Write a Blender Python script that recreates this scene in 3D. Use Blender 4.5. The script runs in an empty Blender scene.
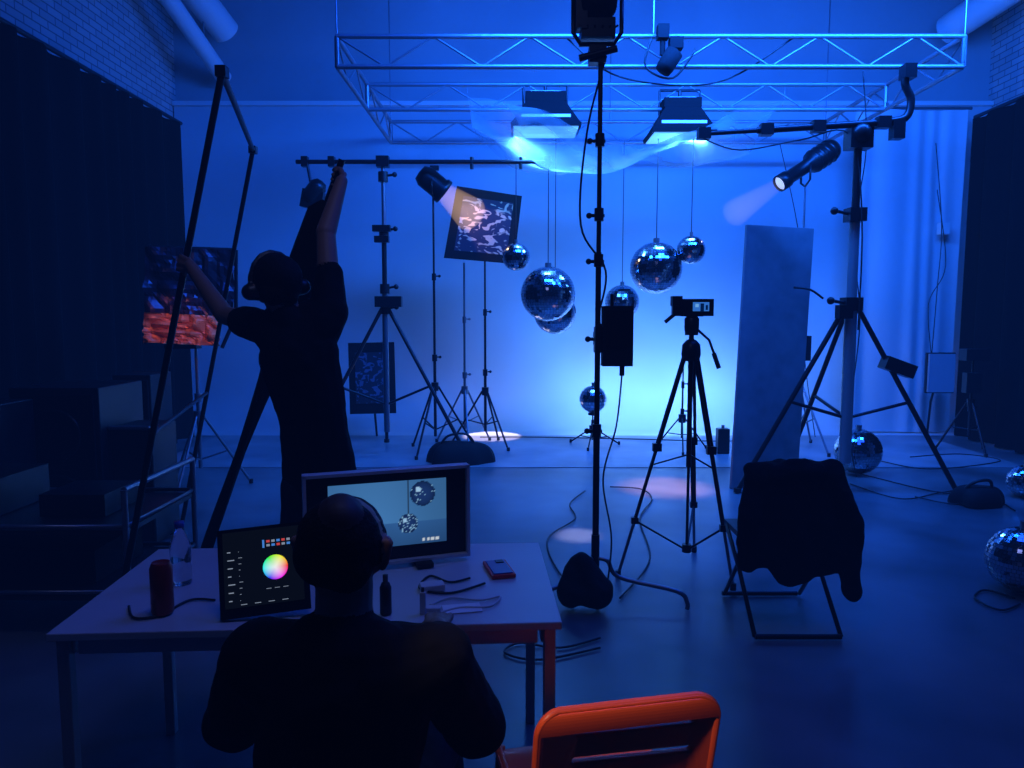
import bpy, bmesh, math, random, time, colorsys
import numpy as np
from mathutils import Vector, Matrix, noise
T0 = time.time()
random.seed(4)
V = Vector
sc = bpy.context.scene
sc.view_settings.view_transform = 'Standard'
sc.view_settings.look = 'None'

# ---------------------------------------------------------------- camera
CAM_H, PITCH, F = 1.66, math.radians(5.4), 740.0
cd = bpy.data.cameras.new('camera'); cam = bpy.data.objects.new('camera', cd)
sc.collection.objects.link(cam); sc.camera = cam
cam.location = (0, 0, CAM_H); cam.rotation_euler = (math.pi/2-PITCH, 0, 0)
cd.sensor_width = 36; cd.lens = F/1024*36; cd.clip_start = .05

def P(px, py, d):
    """survey: bearing measured in the photo + real distance d (m along the room) -> metres"""
    u = (px-512)/F; v = (384-py)/F
    t = d/(math.cos(PITCH)+v*math.sin(PITCH))
    return V((u*t, d, CAM_H+t*(v*math.cos(PITCH)-math.sin(PITCH))))

# ---------------------------------------------------------------- materials
def mat(name, col, rough=.5, metal=0., var=0., vscale=8., bump=0., emit=None, es=0., spec=.5, trans=0.):
    m = bpy.data.materials.new(name); m.use_nodes = True
    nt = m.node_tree; b = nt.nodes['Principled BSDF']
    b.inputs['Roughness'].default_value = rough
    b.inputs['Metallic'].default_value = metal
    b.inputs['Specular IOR Level'].default_value = spec
    b.inputs['Transmission Weight'].default_value = trans
    b.inputs['Base Color'].default_value = (*col, 1)
    if var or bump:
        tc = nt.nodes.new('ShaderNodeTexCoord'); n = nt.nodes.new('ShaderNodeTexNoise')
        n.inputs['Scale'].default_value = vscale; n.inputs['Detail'].default_value = 2
        nt.links.new(tc.outputs['Object'], n.inputs['Vector'])
    if var:
        r = nt.nodes.new('ShaderNodeValToRGB')
        r.color_ramp.elements[0].position = .3; r.color_ramp.elements[1].position = .7
        r.color_ramp.elements[0].color = (*[c*(1-var) for c in col], 1)
        r.color_ramp.elements[1].color = (*[min(1, c*(1+var)) for c in col], 1)
        nt.links.new(n.outputs['Fac'], r.inputs['Fac']); nt.links.new(r.outputs['Color'], b.inputs['Base Color'])
    if bump:
        bp = nt.nodes.new('ShaderNodeBump'); bp.inputs['Strength'].default_value = bump
        bp.inputs['Distance'].default_value = .02
        nt.links.new(n.outputs['Fac'], bp.inputs['Height']); nt.links.new(bp.outputs['Normal'], b.inputs['Normal'])
    if emit:
        b.inputs['Emission Color'].default_value = (*emit, 1); b.inputs['Emission Strength'].default_value = es
        m.cycles.emission_sampling = 'NONE'
    return m

def brick_mat(name, axis):
    m = mat(name, (.5, .5, .52), .7); nt = m.node_tree; b = nt.nodes['Principled BSDF']
    tc = nt.nodes.new('ShaderNodeTexCoord'); s = nt.nodes.new('ShaderNodeSeparateXYZ'); c = nt.nodes.new('ShaderNodeCombineXYZ')
    br = nt.nodes.new('ShaderNodeTexBrick')
    nt.links.new(tc.outputs['Object'], s.inputs[0])
    nt.links.new(s.outputs[axis], c.inputs[0]); nt.links.new(s.outputs[2], c.inputs[1]); nt.links.new(c.outputs[0], br.inputs['Vector'])
    br.inputs['Scale'].default_value = 1; br.inputs['Brick Width'].default_value = .26; br.inputs['Row Height'].default_value = .085
    br.inputs['Mortar Size'].default_value = .008
    br.inputs['Color1'].default_value = (.42, .42, .44, 1); br.inputs['Color2'].default_value = (.33, .33, .35, 1); br.inputs['Mortar'].default_value = (.15, .15, .17, 1)
    nt.links.new(br.outputs['Color'], b.inputs['Base Color'])
    return m

M = {}
M['black'] = mat('black_metal', (.012, .012, .014), .35, .3)
M['matte'] = mat('black_matte', (.008, .008, .009), .8, spec=.2)
M['plastic'] = mat('black_plastic', (.012, .012, .014), .4)
M['steel'] = mat('steel_tube', (.25, .26, .28), .35, .8)
M['alu'] = mat('aluminium_truss', (.30, .31, .34), .45, .7)
M['column'] = mat('painted_column', (.4, .38, .36), .4, .4)
M['white'] = mat('white_paint', (.6, .6, .61), .6)
M['cloth'] = mat('black_shirt', (.006, .006, .008), .9, spec=.15)
M['jeans'] = mat('dark_trousers', (.01, .012, .02), .85, spec=.2)
M['skin'] = mat('skin', (.3, .16, .11), .55)
M['hair'] = mat('dark_hair', (.012, .009, .008), .75, bump=.25, vscale=160, spec=.2)
M['scalp'] = mat('scalp', (.06, .03, .024), .6)
M['table'] = mat('table_laminate', (.5, .5, .53), .35, vscale=3, var=.05)
M['orange'] = mat('orange_lacquer', (.85, .10, .015), .35)
M['mirror'] = mat('mirror_facets', (.5, .52, .56), .1, 1.)
M['grout'] = mat('mirror_grout', (.02, .02, .02), .8)
M['board'] = mat('grey_board', (.22, .22, .23), .6, var=.15, vscale=5)
M['velvet'] = mat('black_velvet', (.004, .004, .005), .95, spec=.1)
M['rubber'] = mat('rubber_cable', (.01, .01, .01), .5)
M['redcan'] = mat('red_can', (.3, .015, .012), .3, .3)
M['clear'] = mat('clear_plastic', (.8, .85, .9), .08, trans=.95)
M['paper'] = mat('paper', (.8, .8, .8), .7)
M['copper'] = mat('copper_foil', (.8, .2, .06), .45, .3)
M['darkfoil'] = mat('dark_foil', (.06, .025, .04), .3, .6)
M['bluecase'] = mat('phone_back', (.03, .05, .3), .3)
M['redcase'] = mat('phone_case', (.7, .03, .03), .4)

# ---------------------------------------------------------------- mesh builder
class B:
    def __init__(s, name, parent=None):
        s.name = name; s.v = []; s.f = []; s.fm = []; s.fs = []; s.mats = []; s.M = Matrix.Identity(4); s.parent = parent
    def mi(s, m):
        if m not in s.mats: s.mats.append(m)
        return s.mats.index(m)
    def add(s, vs, fs, m, smooth=False):
        o = len(s.v); i = s.mi(m)
        s.v += [s.M @ V(p) for p in vs]
        for f in fs: s.f.append([o+k for k in f]); s.fm.append(i); s.fs.append(smooth)
    def box(s, c, size, m, R=None):
        c = V(c); h = V(size)/2; R = R or Matrix.Identity(3)
        vs = [c+R@V((x*h.x, y*h.y, z*h.z)) for x in (-1, 1) for y in (-1, 1) for z in (-1, 1)]
        s.add(vs, [(0,1,3,2),(4,6,7,5),(0,4,5,1),(2,3,7,6),(0,2,6,4),(1,5,7,3)], m)
    def frustum(s, c, w0, d0, w1, d1, h, m):
        c = V(c)
        vs = [c+V(p) for p in [(-w0/2,-d0/2,0),(w0/2,-d0/2,0),(w0/2,d0/2,0),(-w0/2,d0/2,0),(-w1/2,-d1/2,h),(w1/2,-d1/2,h),(w1/2,d1/2,h),(-w1/2,d1/2,h)]]
        s.add(vs, [(3,2,1,0),(4,5,6,7),(0,1,5,4),(1,2,6,5),(2,3,7,6),(3,0,4,7)], m)
    def tube(s, a, b, r, m, r1=None, n=12, caps=True):
        a = V(a); b = V(b); r1 = r if r1 is None else r1
        d = (b-a)
        if d.length < 1e-6: return
        d.normalize(); x = d.orthogonal().normalized(); y = d.cross(x)
        vs = []
        for p, q in ((a, r), (b, r1)):
            for k in range(n):
                t = 2*math.pi*k/n; vs.append(p+(x*math.cos(t)+y*math.sin(t))*q)
        fs = [(k, (k+1) % n, n+(k+1) % n, n+k) for k in range(n)]
        s.add(vs, fs, m, True)
        if caps:
            s.add(vs[:n], [tuple(range(n))[::-1]], m); s.add(vs[n:], [tuple(range(n))], m)
    def path(s, pts, r, m, n=8, smooth=0):
        pts = [V(p) for p in pts]
        if smooth:
            q = [pts[0]]+pts+[pts[-1]]; o = []
            for i in range(1, len(q)-2):
                for k in range(smooth):
                    t = k/smooth; a, b, c, d = q[i-1], q[i], q[i+1], q[i+2]
                    o.append(.5*((2*b)+(c-a)*t+(2*a-5*b+4*c-d)*t*t+(3*b-a-3*c+d)*t**3))
            o.append(pts[-1]); pts = o
        vs = []; x = None
        for i, p in enumerate(pts):
            d = (pts[min(i+1, len(pts)-1)]-pts[max(i-1, 0)]).normalized()
            x = d.orthogonal().normalized() if x is None else (x-d*x.dot(d)).normalized()
            y = d.cross(x)
            for k in range(n):
                t = 2*math.pi*k/n; vs.append(p+(x*math.cos(t)+y*math.sin(t))*r)
        fs = [(i*n+k, i*n+(k+1) % n, (i+1)*n+(k+1) % n, (i+1)*n+k) for i in range(len(pts)-1) for k in range(n)]
        fs += [tuple(range(n))[::-1], tuple((len(pts)-1)*n+k for k in range(n))]
        s.add(vs, fs, m, True)
    def lathe(s, c, prof, m, axis=(0, 0, 1), n=24, smooth=True):
        c = V(c); d = V(axis).normalized(); x = d.orthogonal().normalized(); y = d.cross(x); vs = []
        for r, z in prof:
            for k in range(n):
                t = 2*math.pi*k/n; vs.append(c+d*z+(x*math.cos(t)+y*math.sin(t))*r)
        fs = [(i*n+k, i*n+(k+1) % n, (i+1)*n+(k+1) % n, (i+1)*n+k) for i in range(len(prof)-1) for k in range(n)]
        s.add(vs, fs, m, smooth)
    def grid(s, fn, nu, nv, m, smooth=True):
        vs = [fn(i/nu, j/nv) for j in range(nv+1) for i in range(nu+1)]
        fs = [(j*(nu+1)+i, j*(nu+1)+i+1, (j+1)*(nu+1)+i+1, (j+1)*(nu+1)+i) for j in range(nv) for i in range(nu)]
        s.add(vs, fs, m, smooth)
    def ball(s, c, r, m, n=16):
        s.lathe(c, [(max(1e-4, r*math.sin(math.pi*k/n)), -r*math.cos(math.pi*k/n)) for k in range(n+1)], m, n=n*2)
    def done(s, bevel=0):
        me = bpy.data.meshes.new(s.name)
        xs = [p.x for p in s.v]; ys = [p.y for p in s.v]; zs = [p.z for p in s.v]
        o = V(((min(xs)+max(xs))/2, (min(ys)+max(ys))/2, min(zs)))
        if s.parent: o = s.parent.location.copy()
        me.from_pydata([p-o for p in s.v], [], s.f)
        for m in s.mats: me.materials.append(m)
        me.polygons.foreach_set('material_index', s.fm); me.polygons.foreach_set('use_smooth', s.fs); me.update()
        ob = bpy.data.objects.new(s.name, me); sc.collection.objects.link(ob)
        if s.parent: ob.parent = s.parent
        else: ob.location = o
        if bevel:
            bv = ob.modifiers.new('bevel', 'BEVEL'); bv.width = bevel; bv.segments = 2; bv.limit_method = 'ANGLE'; bv.angle_limit = .8
        return ob

def area(name, loc, target, sx, sy, col, e, spread=180):
    l = bpy.data.lights.new(name, 'AREA'); l.shape = 'RECTANGLE'; l.size = sx; l.size_y = sy; l.color = col; l.energy = e
    l.spread = math.radians(spread)
    o = bpy.data.objects.new(name, l); sc.collection.objects.link(o); o.location = loc
    o.rotation_euler = (V(target)-V(loc)).to_track_quat('-Z', 'Y').to_euler(); return o
def spot(name, loc, target, ang, col, e, r=.05, blend=.3):
    l = bpy.data.lights.new(name, 'SPOT'); l.spot_size = math.radians(ang); l.color = col; l.energy = e; l.shadow_soft_size = r; l.spot_blend = blend
    o = bpy.data.objects.new(name, l); sc.collection.objects.link(o); o.location = loc
    o.rotation_euler = (V(target)-V(loc)).to_track_quat('-Z', 'Y').to_euler(); return o

# ---------------------------------------------------------------- room
XL, XR, YB, YF, ZC = -4.8, 6.8, 10.9, -2.5, 6.7
fl = mat('polished_concrete', (.13, .13, .14), .32, var=.5, vscale=1.3, bump=.25)
b = B('floor'); b.box(((XL+XR)/2, (YB+YF)/2, -.1), (XR-XL+.4, YB-YF+.4, .2), fl); b.done()
b = B('ceiling'); b.box(((XL+XR)/2, (YB+YF)/2, ZC+.1), (XR-XL+.4, YB-YF+.4, .2), mat('ceiling_paint', (.02, .02, .022), .9)); b.done()
b = B('wall_back'); b.box(((XL+XR)/2, YB+.1, ZC/2), (XR-XL+.4, .2, ZC), mat('wall_paint_upper', (.35, .35, .37), .8, var=.12, vscale=.7)); b.done()
b = B('wall_left'); b.box((XL-.1, (YB+YF)/2, ZC/2), (.2, YB-YF, ZC), brick_mat('painted_brick_left', 1)); b.done()
b = B('wall_right'); b.box((XR+.1, (YB+YF)/2, ZC/2), (.2, YB-YF, ZC), brick_mat('painted_brick_right', 1)); b.done()
b = B('wall_front'); b.box(((XL+XR)/2, YF-.1, ZC/2), (XR-XL+.4, .2, ZC), mat('dark_wall', (.01, .01, .012), .9)); b.done()
cyc = mat('cyclorama_paint', (.6, .6, .62), .7, var=.10, vscale=.6)
b = B('cyclorama')
prof = [(YB-.9, .008)]+[(YB-.12-.5+.5*math.sin(t), .506-.498*math.cos(t)) for t in [math.pi/2*k/8 for k in range(9)]]+[(YB-.12, 4.58), (YB-.01, 4.58)]
b.grid(lambda u, v: V((XL+.02+u*(XR-XL-.04), prof[round(v*(len(prof)-1))][0], prof[round(v*(len(prof)-1))][1])), 2, len(prof)-1, cyc)
b.done()
b = B('painted_stage_floor'); b.box((.8, 8.95, .004), (9.6, 2.1, .006), mat('stage_floor_paint', (.26, .26, .28), .36, var=.3, vscale=1.5, bump=.1)); b.done()
b = B('trim_1'); b.box(((XL+XR)/2, YB-.08, 4.62), (XR-XL-.02, .14, .06), M['white']); b.done()

def curtain(name, x, y0, y1, z0, z1, m):
    b = B(name)
    def fn(u, v):
        y = y0+(y1-y0)*u
        return V((x+.07*math.sin(y*17+math.sin(y*3)*2)*(1-.3*v), y, z0+(z1-z0)*v))
    b.grid(fn, int(abs(y1-y0)*24), 8, m); b.tube((x, y0, z1+.02), (x, y1, z1+.02), .025, M['black'])
    return b.done()
curtain('black_curtain', -4.33, 3.0, 9.95, .02, 4.12, M['velvet'])
curtain('black_curtain', 6.05, 6.0, 9.95, .02, 4.2, M['velvet'])
drape = mat('white_drape', (.55, .55, .58), .6)
b = B('white_drape')
b.grid(lambda u, v: V((4.6+1.5*u, 10.2+.012*math.sin(u*33+math.sin(u*9)*2)*(1-.25*v)+.03*math.sin(u*7+v*3), .03+v*4.35)), 110, 12, drape)
b.tube((4.55, 10.2, 4.4), (6.15, 10.2, 4.4), .02, M['steel']); b.done()
b = B('ceiling_pipe'); b.tube(P(224, 78, 10.7), P(150, -28, 9.2), .11, M['white'], n=20)
for t in (.3, .7):
    c = P(224, 78, 10.7).lerp(P(150, -28, 9.2), t); b.tube(c, (c.x, c.y, ZC-.01), .012, M['steel'])
b.done()
b = B('ventilation_duct'); b.tube(P(226, 32, 10.6), P(178, -30, 9.8), .19, M['white'], n=24)
c = P(212, 10, 10.3); b.tube(c, (c.x, c.y, ZC-.01), .012, M['steel']); b.done()
b = B('ventilation_duct'); b.tube(P(948, 30, 10.5), P(1030, -25, 9.4), .2, M['white'], n=24)
c = P(965, 15, 10.3); b.tube(c, (c.x, c.y, ZC-.01), .012, M['steel']); b.done()

# ---------------------------------------------------------------- truss
def truss_run(b, a, c, w=.27, step=.42, r=.024):
    a = V(a); c = V(c); d = (c-a); L = d.length; d.normalize()
    for z in (0, -w): b.tube(a+V((0, 0, z)), c+V((0, 0, z)), r, M['alu'], n=8)
    n = max(2, int(L/step))
    for i in range(n):
        p = a+d*(L*i/n); q = a+d*(L*(i+1)/n); up = i % 2
        b.tube(p+V((0, 0, -w*up)), q+V((0, 0, -w*(1-up))), r*.42, M['alu'], n=6, caps=False)
    for t in (0, L): b.tube(a+d*t, a+d*t+V((0, 0, -w)), r, M['alu'], n=8)
TZ = 4.2; TX0, TX1 = -1.61, 4.16
b = B('lighting_truss')
for y in (7.07, 8.5, 10.1): truss_run(b, (TX0, y, TZ), (TX1, y, TZ))
for x in (TX0, TX1): truss_run(b, (x, 7.07, TZ), (x, 10.1, TZ))
for x in (TX0, 1.3, TX1):
    for y in (7.07, 10.1): b.tube((x, y, TZ), (x, y, ZC-.01), .008, M['steel'], n=6)
b.done()

em = mat('lamp_diffuser', (.6, .7, .9), .5, emit=(.1, .4, 1), es=1.0)
def hood(px, y0, d, w):
    b = B('hooded_softlight'); c = P(px, y0, d)
    b.frustum(c, w, .55, w*.55, .35, .26, M['matte'])
    b.box(c+V((0, 0, .30)), (w*.6, .36, .1), M['matte'])
    b.box(c+V((0, 0, .355)), (w*.45, .25, .03), M['steel'])
    for s in (-1, 1):
        b.tube(c+V((s*w*.33, 0, .2)), c+V((s*w*.33, 0, .47)), .012, M['black'])
    b.tube(c+V((-w*.33, 0, .47)), c+V((w*.33, 0, .47)), .014, M['black'])
    b.tube(c+V((0, 0, .47)), V((c.x, d, TZ-.29)), .018, M['black'])
    b.box(c+V((0, 0, -.02)), (w*1.03, .58, .04), M['matte'])
    b.box(c+V((0, 0, -.045)), (w*.95, .52, .012), em)
    b.box(c+V((0, -.245, .07)), (w*.72, .03, .03), em)
    b.done()
    area('softlight_source', c+V((0, 0, -.07)), c+V((0, .3, -1)), w*.9, .5, (.06, .30, 1), 70)
hood(545, 128, 8.5, .74); hood(679, 134, 8.5, .68)

film = bpy.data.materials.new('clear_film'); film.use_nodes = True; nt = film.node_tree
for n in list(nt.nodes): nt.nodes.remove(n)
o = nt.nodes.new('ShaderNodeOutputMaterial'); mx = nt.nodes.new('ShaderNodeMixShader'); tr = nt.nodes.new('ShaderNodeBsdfTransparent')
tl = nt.nodes.new('ShaderNodeBsdfTranslucent'); gl = nt.nodes.new('ShaderNodeBsdfGlossy'); gl.inputs['Roughness'].default_value = .25; m2 = nt.nodes.new('ShaderNodeMixShader'); m2.inputs[0].default_value = .7
wv = nt.nodes.new('ShaderNodeTexNoise'); wv.inputs['Scale'].default_value = 1.6; wv.inputs['Distortion'].default_value = 1.0; wv.inputs['Detail'].default_value = 1
mr = nt.nodes.new('ShaderNodeMapRange'); mr.inputs['From Min'].default_value = .42; mr.inputs['From Max'].default_value = .62; mr.inputs['To Min'].default_value = .2; mr.inputs['To Max'].default_value = .6
tc = nt.nodes.new('ShaderNodeTexCoord'); nt.links.new(tc.outputs['Object'], wv.inputs['Vector']); nt.links.new(wv.outputs['Fac'], mr.inputs['Value']); nt.links.new(mr.outputs[0], mx.inputs[0])
nt.links.new(gl.outputs[0], m2.inputs[1]); nt.links.new(tl.outputs[0], m2.inputs[2])
nt.links.new(tr.outputs[0], mx.inputs[1]); nt.links.new(m2.outputs[0], mx.inputs[2]); nt.links.new(mx.outputs[0], o.inputs[0])
b = B('clear_plastic_film')
def fn(u, v):
    x = -.45+3.2*u; y = 7.7+1.7*v
    z = 3.47+.35*abs(2*u-1)**2.5+.13*math.sin(u*9+v*3)+.05*math.sin(v*9+u*5)+.02*math.sin(u*31+v*7)-.12*math.sin(math.pi*v)
    return V((x, y, z))
b.grid(fn, 70, 30, film)
for u, v in ((0, 0), (0, 1), (1, 0), (1, 1)):
    p = fn(u, v); b.tube(p, (p.x, p.y, TZ-.27), .004, M['steel'], n=5)
b.done()

# ---------------------------------------------------------------- mirror balls
def mirror_ball(c, r, top=None, seg=44):
    b = B('mirror_ball'); rows = seg//2
    rnd = random.Random(int(c[0]*1000))
    b.ball(c, r*.985, M['grout'], 14)
    for j in range(rows):
        t0 = math.pi*(j+.04)/rows; t1 = math.pi*(j+.96)/rows; tm = (t0+t1)/2
        n = max(6, int(seg*math.sin(tm)))
        for k in range(n):
            a0 = 2*math.pi*(k+.04)/n; a1 = 2*math.pi*(k+.96)/n
            q = []
            jit = [rnd.uniform(-.004, .004) for _ in range(2)]
            for t, a, s1, s2 in ((t0, a0, -1, -1), (t1, a0, 1, -1), (t1, a1, 1, 1), (t0, a1, -1, 1)):
                rr = r*(1+jit[0]*s1*.6+jit[1]*s2*.6)
                q.append(V(c)+V((math.sin(t)*math.cos(a), math.sin(t)*math.sin(a), math.cos(t)))*rr)
            b.add(q, [(0, 1, 2, 3)], M['mirror'])
    b.tube(V(c)+V((0, 0, r*.97)), V(c)+V((0, 0, r+.04)), r*.12, M['steel'])
    if top is not None:
        b.tube(V(c)+V((0, 0, r+.03)), (c[0], c[1], top), .005, M['rubber'], n=6)
    return b.done()
for px, py, d, rp_, top in ((548, 294, 8.5, 27, 3.33), (555, 313, 9.0, 21, 3.93), (516, 257, 8.5, 13.5, 3.33), (656, 268, 8.5, 25.5, 3.92), (691, 250, 8.5, 14, 3.92), (622, 302, 10.0, 17, 3.92)):
    c = P(px, py, d); r = rp_*d/F
    mirror_ball(c, r, top, seg=60 if rp_ > 20 else 34)
mirror_ball(V((P(858, 450, 7.6).x, 7.6, .24)), .235, seg=50)
mirror_ball(V((P(1022, 562, 4.3).x, 4.3, .2)), .195, seg=50)
mirror_ball(V((P(1024, 490, 6.6).x, 6.6, .15)), .145, seg=34)

# ---------------------------------------------------------------- stands
def legs(b, x, y, hub, rad, angs, r=.014, m=None, brace=None):
    m = m or M['black']
    for a in angs:
        a = math.radians(a); dx, dy = math.cos(a), math.sin(a)
        b.tube((x+dx*.04, y+dy*.04, hub), (x+dx*rad, y+dy*rad, .02), r, m, n=8)
        b.tube((x+dx*rad, y+dy*rad, .008), (x+dx*rad, y+dy*rad, .05), r*1.6, M['rubber'], n=8)
        if brace:
            f = .52; b.tube((x, y, brace), (x+dx*rad*f, y+dy*rad*f, hub+(.02-hub)*f), r*.7, m, n=6)
    b.tube((x, y, hub-.05), (x, y, hub+.05), .045, m)
def stand(b, x, y, top, hub=.9, rad=.5, a0=20, r=.016, m=None):
    m = m or M['black']
    legs(b, x, y, hub, rad, (a0, a0+120, a0+240), r*.8, m, brace=min(.28, hub*.5))
    z = min(.2, hub*.4); z0 = z; n = 3
    for i in range(n):
        z1 = z0+(top-z0)*(i+1)/n; rr = r*(1.15-.2*i)
        b.tube((x, y, z), (x, y, z1), rr, m)
        if i < n-1:
            b.tube((x, y, z1-.05), (x, y, z1+.03), rr*1.7, m); b.tube((x, y, z1), (x+.06, y, z1), .008, m); b.ball((x+.065, y, z1), .018, m, 6)
        z = z1

b = B('crossbar_stand'); gx, gy = P(385, 300, 8.5).x, 8.5; CZ = 3.36
legs(b, gx, gy, 1.72, .98, (-12, 205, 100), .022, brace=.62)
b.tube((gx, gy, .3), (gx, gy, 1.9), .034, M['steel']); b.tube((gx, gy, 1.9), (gx, gy, 2.6), .028, M['black']); b.tube((gx, gy, 2.6), (gx, gy, CZ+.02), .022, M['steel'])
for z in (1.72, 1.95, 2.6, 3.2):
    b.tube((gx, gy, z-.06), (gx, gy, z+.05), .055, M['black']); b.tube((gx, gy, z), (gx+.12, gy, z+.02), .014, M['black']); b.ball((gx+.13, gy, z+.02), .03, M['black'], 6)
for z, w in ((2.62, .2), (2.5, .16)): b.box((gx-.02, gy-.03, z), (w, .09, .07), M['black'])
b.box((gx+.05, gy-.05, 1.80), (.3, .12, .12), M['black'])
x0, x1 = P(296, 160, 8.5).x, P(552, 162, 8.5).x
b.tube((x0, gy, CZ), (x1, gy, CZ), .024, M['black']); b.box((gx, gy, CZ), (.14, .1, .12), M['black'])
for x in (x0+.1, x0+.4, x1-.05): b.box((x, gy, CZ), (.07, .09, .11), M['black'])
for x in (x1-.35, x1-.9): b.tube((x, gy, CZ-.08), (x, gy, CZ+.05), .02, M['black'])
b.tube((x0+.12, gy, CZ), (x0+.18, gy-.02, CZ-.32), .016, M['black'])
b.box((x0+.18, gy-.02, CZ-.42), (.24, .1, .2), M['black'], Matrix.Rotation(.2, 3, 'Y'))
b.lathe((x0+.12, gy, CZ-.42), [(.0, 0), (.09, 0), (.1, .05), (.1, .2), (.06, .26), (0, .27)], M['black'], (.6, -.1, .7), 16)
b.done()

# lamp beams imitated by nested self-glowing volumes, brighter towards the lamp
def beam_glow(parent, c, ax, L, r0, r1, col, st, n=7):
    b = B('beam_glow_volume', parent)
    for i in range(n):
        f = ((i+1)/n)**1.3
        m = bpy.data.materials.new('beam_glow_layer'); m.use_nodes = True; nt = m.node_tree; nt.nodes.clear()
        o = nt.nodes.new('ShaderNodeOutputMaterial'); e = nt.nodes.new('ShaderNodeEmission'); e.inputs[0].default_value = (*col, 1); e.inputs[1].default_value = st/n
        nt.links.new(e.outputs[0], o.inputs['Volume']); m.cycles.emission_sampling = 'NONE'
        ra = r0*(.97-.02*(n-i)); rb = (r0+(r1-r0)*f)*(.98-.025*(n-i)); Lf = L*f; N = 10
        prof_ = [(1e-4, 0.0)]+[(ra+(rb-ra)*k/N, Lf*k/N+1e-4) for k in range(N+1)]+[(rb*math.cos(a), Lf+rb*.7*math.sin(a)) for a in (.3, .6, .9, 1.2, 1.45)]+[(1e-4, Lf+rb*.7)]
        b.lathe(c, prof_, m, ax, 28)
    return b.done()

warm = mat('lamp_lens_warm', (1, .8, .5), .3, emit=(1, .7, .38), es=6)
b = B('fresnel_lamp'); c = P(433, 183, 8.78); tgt = P(490, 230, 9.0); ax = (tgt-c).normalized()
stand(b, c.x, c.y, c.z-.12, hub=.8, rad=.5, a0=10, m=M['black'])
b.lathe(c, [(0, -.2), (.09, -.19), (.13, -.12), (.13, .1), (.15, .12), (.15, .17), (.125, .17)], M['black'], ax, 20)
b.lathe(c, [(0.001, .13), (.125, .13)], warm, ax, 20)
b.path([c+V((0, -.16, .02)), c+V((0, -.16, -.12)), c+V((0, 0, -.17)), c+V((0, .16, -.12)), c+V((0, .16, .02))], .012, M['black'])
b.box(c+V((.02, 0, .17)), (.1, .06, .05), M['black'])
fo = b.done()
spot('fresnel_beam', c+ax*.18, tgt, 50, (1, .5, .24), 80, .05)
beam_glow(fo, c+ax*.18, ax, .38, .125, .22, (1, .62, .36), 8)

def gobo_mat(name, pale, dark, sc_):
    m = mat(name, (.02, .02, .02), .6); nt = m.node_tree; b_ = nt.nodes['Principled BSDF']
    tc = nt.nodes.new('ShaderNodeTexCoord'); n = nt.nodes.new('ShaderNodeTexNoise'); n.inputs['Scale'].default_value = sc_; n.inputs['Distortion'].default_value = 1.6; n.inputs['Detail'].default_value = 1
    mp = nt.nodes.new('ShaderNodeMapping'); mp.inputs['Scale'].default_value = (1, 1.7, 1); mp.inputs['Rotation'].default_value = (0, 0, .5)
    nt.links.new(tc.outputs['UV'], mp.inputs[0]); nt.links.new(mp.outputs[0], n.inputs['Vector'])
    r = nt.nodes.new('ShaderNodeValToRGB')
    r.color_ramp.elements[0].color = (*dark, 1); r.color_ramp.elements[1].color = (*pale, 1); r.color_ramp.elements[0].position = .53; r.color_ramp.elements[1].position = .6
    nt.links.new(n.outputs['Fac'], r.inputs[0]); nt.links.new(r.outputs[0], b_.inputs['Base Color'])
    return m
def panel(name, tl, tr_, br, bl, m, th=.03, border=.12):
    tl, tr_, br, bl = map(V, (tl, tr_, br, bl)); b = B(name); nrm = (tr_-tl).cross(bl-tl).normalized()
    b.add([tl, tr_, br, bl, tl+nrm*th, tr_+nrm*th, br+nrm*th, bl+nrm*th], [(0,1,2,3),(7,6,5,4),(0,4,5,1),(1,5,6,2),(2,6,7,3),(3,7,4,0)], M['matte'])
    def q(u, v): return tl.lerp(tr_, u).lerp(bl.lerp(br, u), v)
    off = nrm*(-.004 if nrm.y > 0 else th+.004)
    b.add([q(border, border)+off, q(1-border, border)+off, q(1-border, 1-border)+off, q(border, 1-border)+off], [(0, 1, 2, 3)], m)
    return b
def add_uv(ob):
    uv = ob.data.uv_layers.new(name='UVMap')
    for p in ob.data.polygons:
        for k, li in enumerate(p.loop_indices):
            uv.data[li].uv = [(0, 1), (1, 1), (1, 0), (0, 0)][k % 4]
b = panel('cutout_panel', P(457, 186, 8.95), P(522, 196, 9.1), P(514, 264, 9.15), P(444, 258, 9.0), gobo_mat('cutout_painted_glow', (.55, .42, .3), (.012, .016, .045), 4.5), border=.12)  # pale orange pattern paints the warm light showing in the cutouts
add_uv(b.done())
b = B('light_stand'); stand(b, P(464, 300, 9.3).x, 9.35, P(464, 262, 9.2).z, .7, .4, 40, m=M['steel']); b.done()
b = B('light_stand'); stand(b, P(485, 300, 9.2).x, 9.2, P(485, 250, 9.1).z, .7, .45, 70, m=M['black']); b.done()
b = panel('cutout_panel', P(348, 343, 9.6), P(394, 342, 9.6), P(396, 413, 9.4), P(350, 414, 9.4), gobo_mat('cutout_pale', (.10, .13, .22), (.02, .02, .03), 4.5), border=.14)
b.tube(P(372, 380, 9.62), (P(372, 380, 9.62).x, 9.9, .02), .015, M['black']); add_uv(b.done())

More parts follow.
